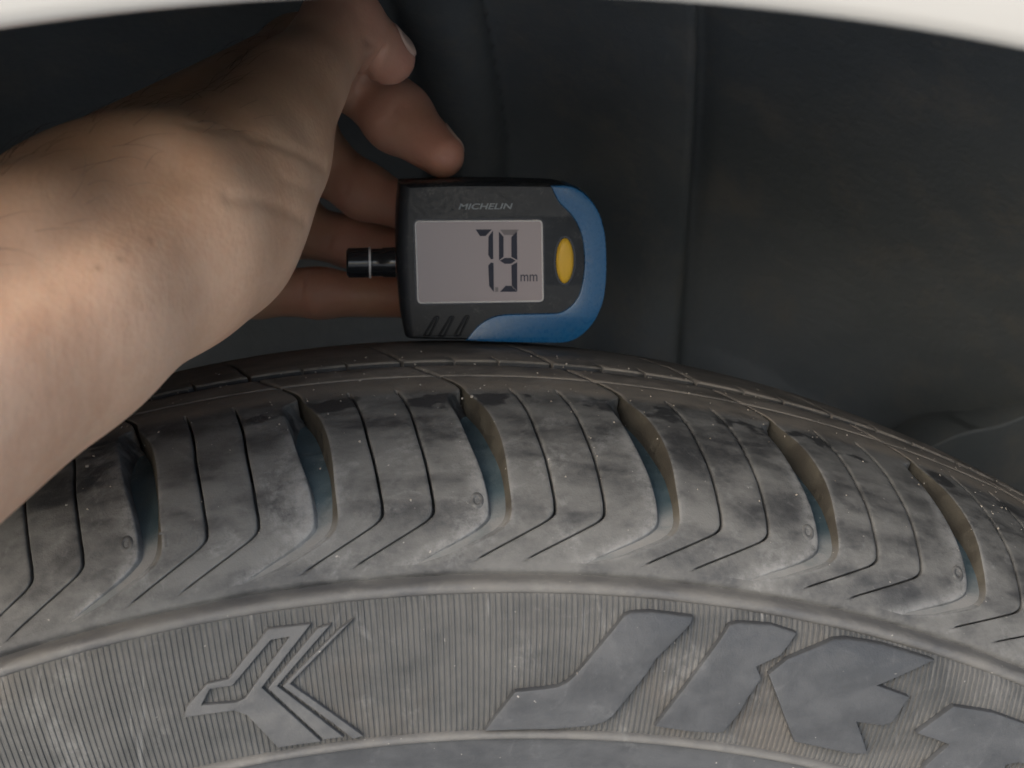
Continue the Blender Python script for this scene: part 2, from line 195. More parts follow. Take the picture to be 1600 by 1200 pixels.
G[..., 1] -= .05 * np.clip((np.hypot(G[..., 0], G[..., 2]) - .30) / .09, 0, 1) * np.clip((G[..., 1] - .03) / .1, 0, 1) * (sst(G[..., 0], .05, .15) + sst(-G[..., 0], .10, .17))
link('wheel_arch_liner', gridmesh('wheel_arch_liner', G), M['liner'], car)
P = PLATE; pts = [(x, z) for x, _, z in P]
top = spl(np.linspace(0, 1, 24), np.linspace(0, 1, len(pts)), [a for a, _ in pts]), spl(np.linspace(0, 1, 24), np.linspace(0, 1, len(pts)), [b for _, b in pts])
rows = []
for dy, dz in ((.030, -.0), (.0004, 0.), (0, -.0004), (0, -.002), (0, -.03), (.0, -.12), (.0, -.22)):
    rows.append([(x, P[0][1] + .012 + dy - dz * .5 - .3 * max(0, x - .16), z + dz) for x, z in zip(*top)])
link('liner_panel', gridmesh('liner_panel', rows, sharp=60), M['liner'], car)

# ------------------------------------------------------------------ tyre
tyre = empty('tyre', 'dusty grey car tyre with slanted shoulder grooves and large raised sidewall letters', 'tyre', (0, 0, 0))
TY = [.006, .008, .012, .016, .020, .025, .03, .035, .04, .045, .05, .06, .07, .08, .09, .1, .11, .12]
TR = [.2832, .2867, .2923, .2963, .2994, .3025, .3048, .3065, .3079, .3090, .3099, .3112, .3119, .3122, .3120, .3113, .3102, .3086]
SRr = [.20, .22, .24, .2548, .26, .27, .28, .2832]; SYy = [.014, .006, .001, 0, 0, .001, .004, .006]
def side_y(r): return spl(np.clip(r, .2, .2832), SRr, SYy)
yy = np.linspace(.006, .12, 400); rr = spl(yy, TY, TR); ny_, nr_ = -np.gradient(rr, yy), np.ones_like(yy)
ln = np.hypot(ny_, nr_); ny_ /= ln; nr_ /= ln
def tread_pt(th, y, depth):
    """angle in degrees, y in mm, depth below the tread face in mm"""
    y = np.asarray(y, float) / 1000; d = np.asarray(depth, float) / 1000; r = spl(y, TY, TR)
    a = np.interp(y, yy, ny_); b = np.interp(y, yy, nr_)
    Y = y - a * d; Rr = r - b * d; t = np.radians(th)
    return np.stack([Rr * np.sin(t), Y, Rr * np.cos(t)], -1)

NP = 55; PITCH = 360 / NP; PH = 1.45
fL = lambda y: spl(y, [8, 9.2, 10.8, 12.4, 13.4, 14.6, 16, 21.6, 28.3, 38.7, 47, 49.5, 51.2, 52.6, 54.5, 61.7, 69, 77, 90, 120], [-2.85, -2.02, -1.0, -.30, -.07, 0, 0, -.16, -.46, -.82, -1.10, -1.10, -.82, -.60, -.64, -1.36, -2.2, -2.9, -3.6, -5.2])
fR = lambda y: spl(y, [8, 8.7, 10.2, 11.6, 12.8, 14.2, 16, 20, 26, 34, 43, 52.6, 54.5, 61.7, 69, 77, 90, 120], [-2.78, -1.75, -.5, .35, .70, .84, .86, .82, .78, .63, .28, -.40, -.47, -1.2, -2.04, -2.75, -3.47, -5.07])
fG = lambda y: spl(y, [8, 8.4, 10.1, 11.9, 13.2, 14.2, 15.4, 19, 24.5, 31.5, 42, 52, 61.7, 69, 77, 90, 120], [-3.25, -3.0, -1.9, -.88, -.28, -.04, 0, -.06, -.18, -.37, -.6, -1.0, -1.7, -2.4, -3.0, -3.7, -5.3])
OA, OB = 2.55, 4.47
dW = lambda y: spl(y, [8, 8.8, 10.5, 13, 16, 20, 28, 40, 52, 63], [0, .30, .6, 1.0, 1.6, 2.4, 3.9, 5.2, 5.3, 5.3])
dS = lambda y: spl(y, [8, 8.3, 8.7, 10, 13, 20, 49, 52.6, 53.6, 63], [0, 0, 1.3, 2.2, 3.2, 4.5, 4.5, 2.5, 0, 0])
dWR = lambda y: dW(y) * np.interp(y, [8, 12, 16, 21, 63], [.2, .35, .75, 1, 1])
wL = lambda y: np.where(y < 39, .10, np.where(y > 51, .03, .10 + (y - 39) / 12 * .55)) * np.clip((y - 8) / 3, 0.05, 1)
wR = lambda y: spl(y, [8, 10, 13, 20, 34, 44, 52, 63], [.06, .22, .22, .14, .26, .2, .05, .03])
YR = np.array([8.0, 8.35, 8.7, 9.2, 9.8, 10.4, 11, 11.6, 12.1, 12.6, 13.1, 13.6, 14.1, 14.7, 15.4, 16.4, 18, 20, 22, 24.5, 27, 30, 33, 36, 38.5, 41, 43.5, 45.5, 47.2, 48.6, 49.6, 50.4, 51.2, 52, 52.8, 53.6, 54.6, 56, 58, 60, 61.6])
END = [(61.95, .03), (62.15, .15), (62.25, .5), (62.3, 5.3)]
YY = np.concatenate([YR, [e[0] for e in END]]); ED = np.concatenate([np.zeros(len(YR)), [e[1] for e in END]])
def lug(name, eL, eR, dl, dr, gl, gr, tail=None):
    cols = []
    def add(th, d): cols.append(tread_pt(th, YY, np.maximum(ED, d)))
    add(eL - gl, dl); add(eL - .15 * gl, np.minimum(dl, .5)); add(eL + .012, np.minimum(dl, .16)); add(eL + .05, np.minimum(dl, .025))
    N = 9
    for i in range(N): t = (i + .5) / N; add((eL + .07) * (1 - t) + (eR - .07) * t, 0 * YY)
    add(eR - .05, np.minimum(dr, .025)); add(eR - .012, np.minimum(dr, .16)); add(eR + .15 * gr, np.minimum(dr, .5)); add(eR + gr, dr)
    if tail is not None: add(tail, dr)
    G = np.stack(cols, 1); return gridmesh(name, G)
HG = .055
eA, eB = fG(YY) + OA, fG(YY) + OB
L1 = lug('tread_lug', fR(YY), eA - HG, dWR(YY), dS(YY), wR(YY), .008 + 0 * YY, eA + HG)
L2 = lug('tread_lug', eA + HG, eB - HG, dS(YY), dS(YY), .008 + 0 * YY, .008 + 0 * YY, eB + HG)
L3 = lug('tread_lug', eB + HG, fL(YY) + PITCH, dS(YY), dW(YY), .008 + 0 * YY, wL(YY))
fl = []
for t in (0, .33, .67, 1):
    a = fL(YY) + wL(YY); b = fR(YY) - wR(YY); a = np.minimum(a, b - .004)
    fl.append(tread_pt(a * (1 - t) + b * t, YY, dW(YY) * (1 - t) + dWR(YY) * t + .04 * dW(YY) * math.sin(t * math.pi)))
FLOOR = gridmesh('groove_floor', np.stack(fl, 1))
Y2 = np.array([62.72, 62.78, 62.9, 63.15, 64, 65.5, 67, 69, 71.2, 71.6, 71.85, 72]); E2 = np.array([5.2, .5, .12, 0, 0, 0, 0, 0, 0, .12, .5, 5.2])
def strip(name, Y, E, cuts, dn=None):
    cols = []
    e0, e1 = fR(Y), fL(Y) + PITCH
    def add(th, d): cols.append(tread_pt(th, Y, np.maximum(E, d)))
    add(e0 - .005, 5.2 + 0 * Y); add(e0, .5 + 0 * Y); add(e0 + .03, .08 + 0 * Y)
    seq = []
    for i in range(13): seq.append((e0 * (1 - (i + .5) / 13) + e1 * (i + .5) / 13, 0 * Y))
    for o in cuts:
        cc = fG(Y) + o
        for dx, k in ((-.07, 0), (-.045, .15), (-.035, 1), (.035, 1), (.045, .15), (.07, 0)): seq.append((cc + dx, dn * k))
    seq.sort(key=lambda s: float(np.mean(s[0])))
    for th, d in seq: add(th, d)
    add(e1 - .03, .08 + 0 * Y); add(e1, .5 + 0 * Y); add(e1 + .005, 5.2 + 0 * Y)
    return gridmesh(name, np.stack(cols, 1))
RIB = strip('rib_segment', Y2, E2, [], None)
Y3 = np.array([76.6, 76.66, 76.8, 77.05, 77.8, 78.6, 79.4, 80.2, 82, 85, 88, 91, 94, 97, 100, 104, 108, 112, 116, 120]); E3 = np.array([5.2, .5, .12] + [0] * 17, float)
CROWN = strip('crown_block', Y3, E3, [OA - .1, OB - .1], np.where(Y3 < 77.5, 5.2, np.where(Y3 < 79.5, 2., 0.)))
DK = rubber('shaded_groove_rubber', (.030, .030, .030), (.075, .068, .058), (.12, .11, .1), .4);  # clean groove rubber, darkened to paint in the shade on the crown's front wall
for me_, m in ((L1, 'tread'), (L2, 'tread'), (L3, 'tread'), (FLOOR, 'floor'), (RIB, 'rib'), (CROWN, 'rib')): me_.materials.append(M[m])
CROWN.materials.append(DK)
for p in CROWN.polygons:
    if p.center.y < .0767: p.material_index = 1
# walls of the wide grooves carry tan dust: second material on the wall faces of the lug beside the groove
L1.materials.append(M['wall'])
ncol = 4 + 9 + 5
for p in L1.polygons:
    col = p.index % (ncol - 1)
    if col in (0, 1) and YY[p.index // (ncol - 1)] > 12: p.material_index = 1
MARK = None
a = np.radians(np.linspace(0, 360, 20, endpoint=False)); mk = []
for rad, dd in ((.32, .0), (.27, -.16), (.20, -.20), (.14, -.1), (.11, .12)):
    mk.append(tread_pt(fL(16.) + PITCH - .42 + rad * np.cos(a) * .8, 16.2 + rad * np.sin(a) * 4.6, dd + .02 + 0 * a))
MARK = gridmesh('vent_mark', mk, close_u=True, flip=True); MARK.materials.append(M['tread'])
def flipcheck(me):      # make the faces look outwards
    me.update(); s = 0
    for p in list(me.polygons)[::7]:
        s += p.area * (p.normal.x * p.center.x + p.normal.z * p.center.z)
    if s < 0: me.flip_normals()
for me_ in (L1, L2, L3, FLOOR, RIB, CROWN, MARK): flipcheck(me_)
for me_, side, nc in ((L1, 0, 18), (L2, None, 18), (L3, 1, 17)):
    ev = np.zeros((len(YY), nc)); fall = np.clip((44 - YY) / 10, 0, 1)[:, None]
    if side == 0: ev[:, :7] = np.array([.2, .4, .9, .9, .6, .25, .08])[None] * fall * .6
    if side == 1: ev[:, -8:] = np.array([.1, .3, .6, .9, 1., 1., .5, .3])[None] * fall
    at_ = me_.attributes.new('edge', 'FLOAT', 'POINT'); at_.data.foreach_set('value', ev.ravel().astype('f4'))
for k in range(NP):
    kk = (k + NP // 2) % NP - NP // 2
    ang = R_(PH + kk * PITCH)
    for me_ in (L1, L2, L3, FLOOR, RIB, CROWN) + ((MARK,) if kk in (-3, -1, 1, 2, -5, 5) else ()):
        o = link(me_.name.split('.')[0], me_, None, tyre); o.rotation_euler = (0, ang, 0)

ys = np.linspace(.0095, .118, 50); prof = []
cc = [tread_pt(0., y * 1000, 6.3 * min(1, max(0.05, (y - .0085) / .006))) for y in ys]
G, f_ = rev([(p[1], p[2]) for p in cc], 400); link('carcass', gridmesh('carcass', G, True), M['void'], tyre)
# shoulder band with the gutter, the raised ring, then the sidewall under the ribbing
b8 = tread_pt(0., 8., 0.)
G, f_ = rev([(b8[1], b8[2]), (.0075, .2858), (.0074, .2852), (.0077, .2847), (.0080, .2842)], 720)
link('shoulder_band', gridmesh('shoulder_band', G, True), M['tread'], tyre)
G, f_ = rev([(.0081, .2843), (.0066, .2840), (.0052, .28375), (.0046, .2832), (.0044, .2827), (.0044, .2822), (.0046, .2818), (.0051, .2815), (.0062, .2813)], 720)
link('raised_ring', gridmesh('raised_ring', G, True), M['ring'], tyre)
sr = np.linspace(.2816, .2552, 16)
G, f_ = rev([(float(side_y(r)) + .0005, r) for r in sr], 540); link('sidewall', gridmesh('sidewall', G, True), M['side'], tyre)
G, f_ = rev([(.0006, .2561), (-.0003, .2559), (-.0009, .2556), (-.0012, .2551), (-.0011, .2546), (-.0006, .2542), (.0002, .2539)], 720)
link('inner_ring', gridmesh('inner_ring', G, True), M['ring'], tyre)
G, f_ = rev([(.0003, .2542), (.0004, .25), (.001, .243), (.003, .234), (.006, .224), (.010, .214), (.014, .205), (.020, .198), (.03, .194)], 540)
link('lower_sidewall', gridmesh('lower_sidewall', G, True), M['letter'], tyre)
G, f_ = rev([(.1195, .3088), (.125, .3072), (.131, .3045), (.138, .300), (.145, .293), (.150, .285), (.155, .272), (.158, .258), (.157, .24), (.152, .222), (.145, .207), (.138, .198), (.12, .194)], 360)
link('far_sidewall', gridmesh('far_sidewall', G, True), M['side'], tyre)
# fine radial ribbing, one real ridge each, joined as it is past counting
NR = 1560; V = []; F = []
rrow = [.28165, .2808, .276, .271, .266, .261, .2565, .2558]
pat = [(.0, 0.), (.30, 0.), (.42, 1.), (.80, 1.), (.92, 0.)]
th = np.radians((np.arange(NR)[:, None] + np.array([p_[0] for p_ in pat])[None]) .reshape(-1) * 360 / NR); hh = np.tile([p_[1] for p_ in pat], NR)
rng = np.random.default_rng(3); hh = hh * np.repeat(rng.uniform(.75, 1.1, NR), len(pat))
G = np.zeros((len(rrow), len(th), 3))
for i, r in enumerate(rrow):
    fade = 1. if 0 < i < len(rrow) - 1 else 0.
    G[i, :, 0] = r * np.sin(th); G[i, :, 2] = r * np.cos(th); G[i, :, 1] = side_y(r) - hh * .00028 * fade
me = gridmesh('sidewall_ribbing', G, True, sharp=35); o = link('sidewall_ribbing', me, M['side'], tyre); o['kind'] = 'stuff'

# grit caught on the tread: far too many grains to count
rg = np.random.default_rng(11); V = []; F = []
ico = [(0, -.526, .851), (0, .526, .851), (0, -.526, -.851), (0, .526, -.851), (.851, 0, .526), (.851, 0, -.526), (-.851, 0, .526), (-.851, 0, -.526), (-.526, .851, 0), (.526, .851, 0), (-.526, -.851, 0), (.526, -.851, 0)]
icf = [(1, 0, 4), (0, 1, 6), (2, 3, 5), (3, 2, 7), (4, 5, 9), (5, 4, 11), (6, 7, 10), (7, 6, 8), (8, 9, 3), (9, 8, 1), (10, 11, 2), (11, 10, 0), (0, 6, 10), (0, 11, 4), (1, 4, 9), (1, 8, 6), (2, 11, 5), (2, 10, 7), (3, 9, 5), (3, 7, 8)]
for _ in range(520):
    th_ = rg.uniform(-45, 45); y_ = 10 + 78 * rg.beta(2.6, 1.6); r_ = rg.uniform(.00008, .00026) * (1.5 if rg.random() < .06 else 1)
    c_ = tread_pt(th_, y_, -.02); b_ = len(V); A3 = rg.normal(0, .25, (12, 3))
    for q_, j_ in zip(ico, A3): V.append(c_ + r_ * (np.array(q_) + j_))
    F += [(a + b_, b + b_, c + b_) for a, b, c in icf]
gq = NT('pale_grit'); gq.P('Base Color', gq.mix(gq.ramp(gq.noise(900, 2), .4, .6), (.20, .175, .145), (.34, .31, .27))); gq.P('Roughness', .9)
o = link('grit', mesh('grit', V, F, False), gq.m, tyre); o['kind'] = 'stuff'

def relief(name, polys, h, mat, parent, round_=.0003):
    """raised rubber shape on the sidewall: polygons in (angle, radius mm), first outline then holes"""
    cu = bpy.data.curves.new(name, 'CURVE'); cu.dimensions = '2D'; cu.fill_mode = 'FRONT'
    am = np.mean([p_[0] for p_ in polys[0]])
    for pl in polys:
        s = cu.splines.new('POLY'); s.points.add(len(pl) - 1); s.use_cyclic_u = True
        for pt, (a_, r_) in zip(s.points, pl): pt.co = (R_(a_ - am) * .27 * 100, (r_ / 1000 - .27) * 100, 0, 1)
    cu.extrude = h * 50; cu.bevel_depth = round_ * 100; cu.bevel_resolution = 1; cu.offset = -round_ * 100
    o = bpy.data.objects.new('tmp', cu); COL.objects.link(o); bpy.context.view_layer.update()
    me = bpy.data.meshes.new_from_object(o.evaluated_get(bpy.context.evaluated_depsgraph_get())); bpy.data.objects.remove(o)
    bm = bmesh.new(); bm.from_mesh(me)
    bmesh.ops.remove_doubles(bm, verts=bm.verts, dist=.0004)
    co = np.array([v.co[:] for v in bm.verts])
    for ax in (0, 1):
        for x in np.arange(co[:, ax].min() + .2, co[:, ax].max(), .25):
            pl_ = Vector((x, 0, 0)) if ax == 0 else Vector((0, x, 0)); nn = Vector((1, 0, 0)) if ax == 0 else Vector((0, 1, 0))
            bmesh.ops.bisect_plane(bm, geom=bm.verts[:] + bm.edges[:] + bm.faces[:], plane_co=pl_, plane_no=nn, dist=1e-5)
    zmax = max(v.co.z for v in bm.verts)
    for v in bm.verts:
        x, y, z = v.co; a_ = R_(am) + x / 100 / .27; r = y / 100 + .27
        v.co = (r * math.sin(a_), float(side_y(r)) - .0001 - h * (z / zmax + 1) / 2 , r * math.cos(a_))
    bmesh.ops.recalc_face_normals(bm, faces=bm.faces[:])
    me.clear_geometry(); bm.to_mesh(me); bm.free(); me.materials.clear()
    me.polygons.foreach_set('use_smooth', [True] * len(me.polygons)); me.set_sharp_from_angle(angle=R_(32)); me.name = name
    return link(name, me, mat, parent)
for k, nm in (('J', 'letter'), ('K1', 'letter'), ('K2', 'letter'), ('T', 'letter')): relief(nm, LETTERS[k], .0017, M['letter'], tyre)
relief('arrow_emblem', LETTERS['emblem'], .0012, M['emblem'], tyre)
relief('chevron', LETTERS['ch1'], .0012, M['emblem'], tyre); relief('chevron', LETTERS['ch2'], .0012, M['emblem'], tyre)

def text_mesh(txt, size, shear=0., offset=0., ext=0., width=None):
    cu = bpy.data.curves.new('t', 'FONT'); cu.body = txt; cu.size = size; cu.shear = shear; cu.offset = offset; cu.extrude = ext; cu.align_x = 'CENTER'; cu.align_y = 'CENTER'; cu.resolution_u = 4
    o = bpy.data.objects.new('tmp', cu); COL.objects.link(o); bpy.context.view_layer.update()
    me = bpy.data.meshes.new_from_object(o.evaluated_get(bpy.context.evaluated_depsgraph_get())); bpy.data.objects.remove(o); me.materials.clear()
    co = np.array([v.co[:] for v in me.vertices]); lo, hi = co.min(0), co.max(0)
    return me, lo, hi
# worn moulded letters on the shoulder
me, lo, hi = text_mesh('TWI', 4.6, 0, .06, .25)
for v in me.vertices:
    x, y, z = v.co; p_ = tread_pt(-10.12 + x / 6.0, 15.4 + y * .8, .02 - .18 * (z + .25))
    v.co = p_
link('moulded_letters', me, M['tread'], tyre)

# ------------------------------------------------------------------ tread depth gauge
GX, GY0, GZ = GORG
gauge = empty('tread_depth_gauge', 'black and blue digital tread depth gauge with yellow button standing on the tyre', 'gauge', GORG)
gauge.location = (GX, GY0, GZ)
M['black'] = plain('black_plastic', (.014, .016, .019), .45, .4, dust=.28)
M['gloss'] = plain('gloss_black', (.015, .016, .018), .18, .5)
M['blue'] = plain('blue_rubber_plastic', (.009, .085, .205), .3, .5, dust=.35)
M['yellow'] = plain('yellow_button', (.62, .37, .03), .5, .4, dust=.3)
M['lcd'] = plain('lcd_glass', (.30, .245, .235), .25, .5, 0., .6, 0)
M['seg'] = plain('lcd_segment', (.030, .032, .048), .5, .2)
M['segpale'] = plain('faint_lcd_segment', (.14, .115, .115), .4, .5)  # paler colour paints in the screen glare over the second digit's top bar
M['rim'] = plain('clear_bezel', (.55, .52, .50), .3, .5)
M['print'] = plain('worn_grey_print', (.23, .25, .26), .6, .3)
def mm(pts): return [(x / 1000, z / 1000) for x, z in pts]
def smooth_loop(pts, k=5):
    P = np.array(pts); n = len(P); out = []; m = np.zeros_like(P)
    for i in range(n):
        u_, v_ = P[i] - P[i - 1], P[(i + 1) % n] - P[i]
        c_ = u_ @ v_ / (np.linalg.norm(u_) * np.linalg.norm(v_) + 1e-12)
        if c_ > .55:
            m[i] = (u_ + v_) / 2
            lim = min(np.linalg.norm(u_), np.linalg.norm(v_)) * 1.3; l_ = np.linalg.norm(m[i])
            if l_ > lim: m[i] *= lim / l_
    for i in range(n):
        p1, p2 = P[i], P[(i + 1) % n]
        for j in range(k):
            t = j / k; out.append((2*t**3-3*t**2+1)*p1 + (t**3-2*t**2+t)*m[i] + (-2*t**3+3*t**2)*p2 + (t**3-t**2)*m[(i + 1) % n])
    return np.array(out)
def inset(P, d):
    P = np.asarray(P); T = np.roll(P, -1, 0) - np.roll(P, 1, 0); T /= np.linalg.norm(T, axis=1)[:, None] + 1e-12
    a_ = np.sum(P[:, 0] * np.roll(P[:, 1], -1) - np.roll(P[:, 0], -1) * P[:, 1])
    N = np.stack([-T[:, 1], T[:, 0]], 1) * (1 if a_ > 0 else -1)
    return P + N * d
def loft(name, rings, mat, parent, cap0=True, cap1=True, sharp=35):
    """rings: list of (loop (n,2), y)"""
    bm = bmesh.new(); R = [[bm.verts.new((x, y, z)) for x, z in L] for L, y in rings]; n = len(R[0])
    for a_, b_ in zip(R[:-1], R[1:]):
        for j in range(n): bm.faces.new((a_[j], a_[(j + 1) % n], b_[(j + 1) % n], b_[j]))
    for on, ring_, want in ((cap0, R[0], -1), (cap1, R[-1], 1)):
        if on:
            for t3 in tessellate_polygon([[v.co.copy() for v in ring_]]):
                vs = [ring_[t_] if isinstance(t_, int) else ring_[t_] for t_ in t3]
                nn = (vs[1].co - vs[0].co).cross(vs[2].co - vs[0].co)
                if nn.y * want < 0: vs = vs[::-1]
                try: bm.faces.new(vs)
                except ValueError: pass
    bmesh.ops.recalc_face_normals(bm, faces=bm.faces[:])
    me = bpy.data.meshes.new(name); bm.to_mesh(me); bm.free(); me.polygons.foreach_set('use_smooth', [True] * len(me.polygons)); me.set_sharp_from_angle(angle=R_(sharp))
    return link(name, me, mat, parent)
def slab(name, loop, y0, y1, mat, parent, b=.0002):
    return loft(name, [(inset(loop, b), y0), (loop, y0 + b), (loop, y1)], mat, parent, True, False)
out_ = np.array(mm(GAUGE['outline'])); fr_ = np.array(mm(GAUGE['front']))
for A_ in (out_, fr_): A_[:, 0] = np.where(A_[:, 0] > .008, .008 + (A_[:, 0] - .008) * .9, A_[:, 0])
out_[:, 1] = np.where((out_[:, 0] > -.006) & (out_[:, 1] < .01), out_[:, 1] + .0006, out_[:, 1])
O_ = smooth_loop(out_, 4); F_ = smooth_loop(fr_, 4)
loft('body', [(F_, 0), (F_ * .55 + O_ * .45, .0004), (F_ * .15 + O_ * .85, .0016), (O_, .0034), (O_, .0175), (inset(O_, .0012), .0195), (inset(O_, .004), .0205)], M['black'], gauge)
B_ = smooth_loop(mm(GAUGE['blue']), 3)
Bb = np.array(mm(GAUGE['blue'])); cen = Bb.mean(0)
for i in range(len(Bb)):
    if i >= 17: Bb[i] = Bb[i] + np.array([.0006 if Bb[i][0] > .014 else 0, 0])
Bk = smooth_loop(Bb, 3)
loft('bumper', [(inset(B_, .00045), -.0005), (inset(B_, .0002), -.0004), (B_, .0001), (B_, .004), (Bk, .0052), (Bk, .0170), (inset(Bk, .0008), .0185)], M['blue'], gauge)
lc = np.array(mm(GAUGE['lcd']))
def rrect(q4, r, n=5):
    out = []
    for i in range(4):
        p, a_, b_ = q4[i], q4[i - 1], q4[(i + 1) % 4]
        da = (a_ - p) / np.linalg.norm(a_ - p) * r; db = (b_ - p) / np.linalg.norm(b_ - p) * r
        for t in np.linspace(0, 1, n): out.append((1 - t) ** 2 * (p + da) + 2 * t * (1 - t) * p + t * t * (p + db))
    return np.array(out)
LC = rrect(lc, .0012)
loft('screen_recess', [(inset(LC, -.0004), -.00008), (inset(LC, -.0004), .0004)], M['gloss'], gauge)
loft('screen_bezel', [(inset(LC, .00045), -.00022), (inset(LC, .0003), -.00034), (inset(LC, .0001), -.00034), (LC, -.0002), (LC, .0003)], M['rim'], gauge)
scr = loft('screen', [(inset(LC, .00042), -.00026), (inset(LC, .00042), .0002)], M['lcd'], gauge)
for k in ('d1', 'd2', 'd3', 'e1', 'e2', 'e3', 'e4', 'e5', 'dot', 'e0'):
    lp = np.array(mm(GAUGE[k])); lp = np.array([lp[(i // 2)] if i % 2 == 0 else (lp[i // 2] + lp[(i // 2 + 1) % len(lp)]) / 2 for i in range(2 * len(lp))])
    loft('decimal_point' if k == 'dot' else 'digit_segment', [(lp, -.00030), (lp, -.00020)], M['segpale'] if k in ('e0', 'dot') else M['seg'], scr)
def gtext(name, txt, key, y, mat, parent, shear=0., offset=0., squash=1.):
    (x0, z0), (x1, z1) = mm(GAUGE[key]); me, lo, hi = text_mesh(txt, 1., shear, offset, .01)
    for v in me.vertices:
        v.co = (x0 + (v.co.x - lo[0]) / (hi[0] - lo[0]) * (x1 - x0), y - v.co.z * .006, z0 + (v.co.y - lo[1]) / (hi[1] - lo[1]) * (z1 - z0))
    return link(name, me, mat, parent)
gtext('unit_lettering', 'mm', 'mm', -.0003, M['seg'], scr)
gtext('brand_lettering', 'MICHELIN', 'brand', -.00004, M['print'], gauge, .25, .02)
(bx0, bz0), (bx1, _), (_, bz1) = mm(GAUGE['button'])
aa = np.radians(np.linspace(0, 360, 40, endpoint=False)); rx, rz = bx1 - bx0, bz0 - bz1
el = lambda s, e=0: np.stack([bx0 + (rx * s + e) * np.cos(aa), bz0 + (rz * s + e) * np.sin(aa)], 1)
loft('button_recess', [(el(1, .0006), -.00008), (el(1, .0006), .0003)], M['gloss'], gauge)
loft('button', [(el(.3), -.00125), (el(.6), -.00118), (el(.82), -.00100), (el(.95), -.00070), (el(1.0), -.0003), (el(1.), .0003)], M['yellow'], gauge, sharp=60)
for k in ('s1', 's2', 's3'):
    lp = rrect(np.array(mm(GAUGE[k])), .0004); o = loft('grip_ridge', [(inset(lp, .0003), -.0002), (inset(lp, .0001), -.0005), (inset(lp, -.0001), -.0005), (inset(lp, -.0003), -.0001)], M['gloss'], gauge, False, False)
pr = mm(GAUGE['probe'])
xa, xb, xr0, xr1, xe, zc, zr = pr[0][0], pr[1][0], pr[2][0], pr[3][0], pr[4][0], pr[0][1], pr[5][1] - pr[0][1]
def lathe(name, prof, mat, parent, yc, zc_):
    G = np.array([[(x, yc + r * math.cos(t), zc_ + r * math.sin(t)) for t in np.radians(np.arange(0, 360, 12))] for x, r in prof])
    return link(name, gridmesh(name, G, True, sharp=35), mat, parent)
zr = abs(zr)
pro = lathe('probe', [(xa, 0), (xa, zr * .8), (xa + .0005, zr * .98), (xr0, zr), (xr0 + .0001, zr * .9), (xr1 + .0003, zr * .9), (xr1 + .0004, zr * .92), (xe - .0035, zr * .92), (xe - .003, zr * .98), (xe, zr * 1.0)], M['gloss'], gauge, .009, zc)
lathe('probe_ring', [(xr0, zr * .85), (xr0, zr * 1.03), (xr1, zr * 1.03), (xr1, zr * .85)], M['rim'], pro, .009, zc)

# ------------------------------------------------------------------ hand
def hand_field(P):
    """signed distance (m) to the flesh of the hand at points P (n,3)"""
    def cone(a, b):
        a0, ra = np.array(a[:3], 'f4'), a[3]; b0, rb = np.array(b[:3], 'f4'), b[3]
        ab = b0 - a0; t = np.clip(((P - a0) @ ab) / float(ab @ ab), 0, 1)
        t = t.astype('f4')
        q = P - a0 - t[:, None] * ab
        return np.sqrt(np.einsum('ij,ij->i', q, q)) - (ra + (rb - ra) * t)
    def smin(a, b, k):
        h = np.clip(0.5 + 0.5 * (b - a) / k, 0, 1)
        return b + (a - b) * h - k * h * (1 - h)
    d = None
    for i, (a, b) in enumerate(HAND['palm']):
        c = cone(a, b); d = c if d is None else smin(d, c, 0.005 if i < 7 else 0.008)
    res = d
    ext = []
    for name, k in (('thumb', 0.008), ('index', 0.006), ('middle', 0.006), ('ring', 0.006), ('little', 0.006)):
        ch = HAND[name]; c = None
        for a, b in zip(ch[:-1], ch[1:]):
            e = cone(a, b); c = e if c is None else smin(c, e, 0.0035)
        ext.append((c, k))
    out = smin(d, ext[0][0], ext[0][1])
    for c, k in ext[1:]:
        out = np.minimum(out, smin(d, c, k)) if True else out
    return out

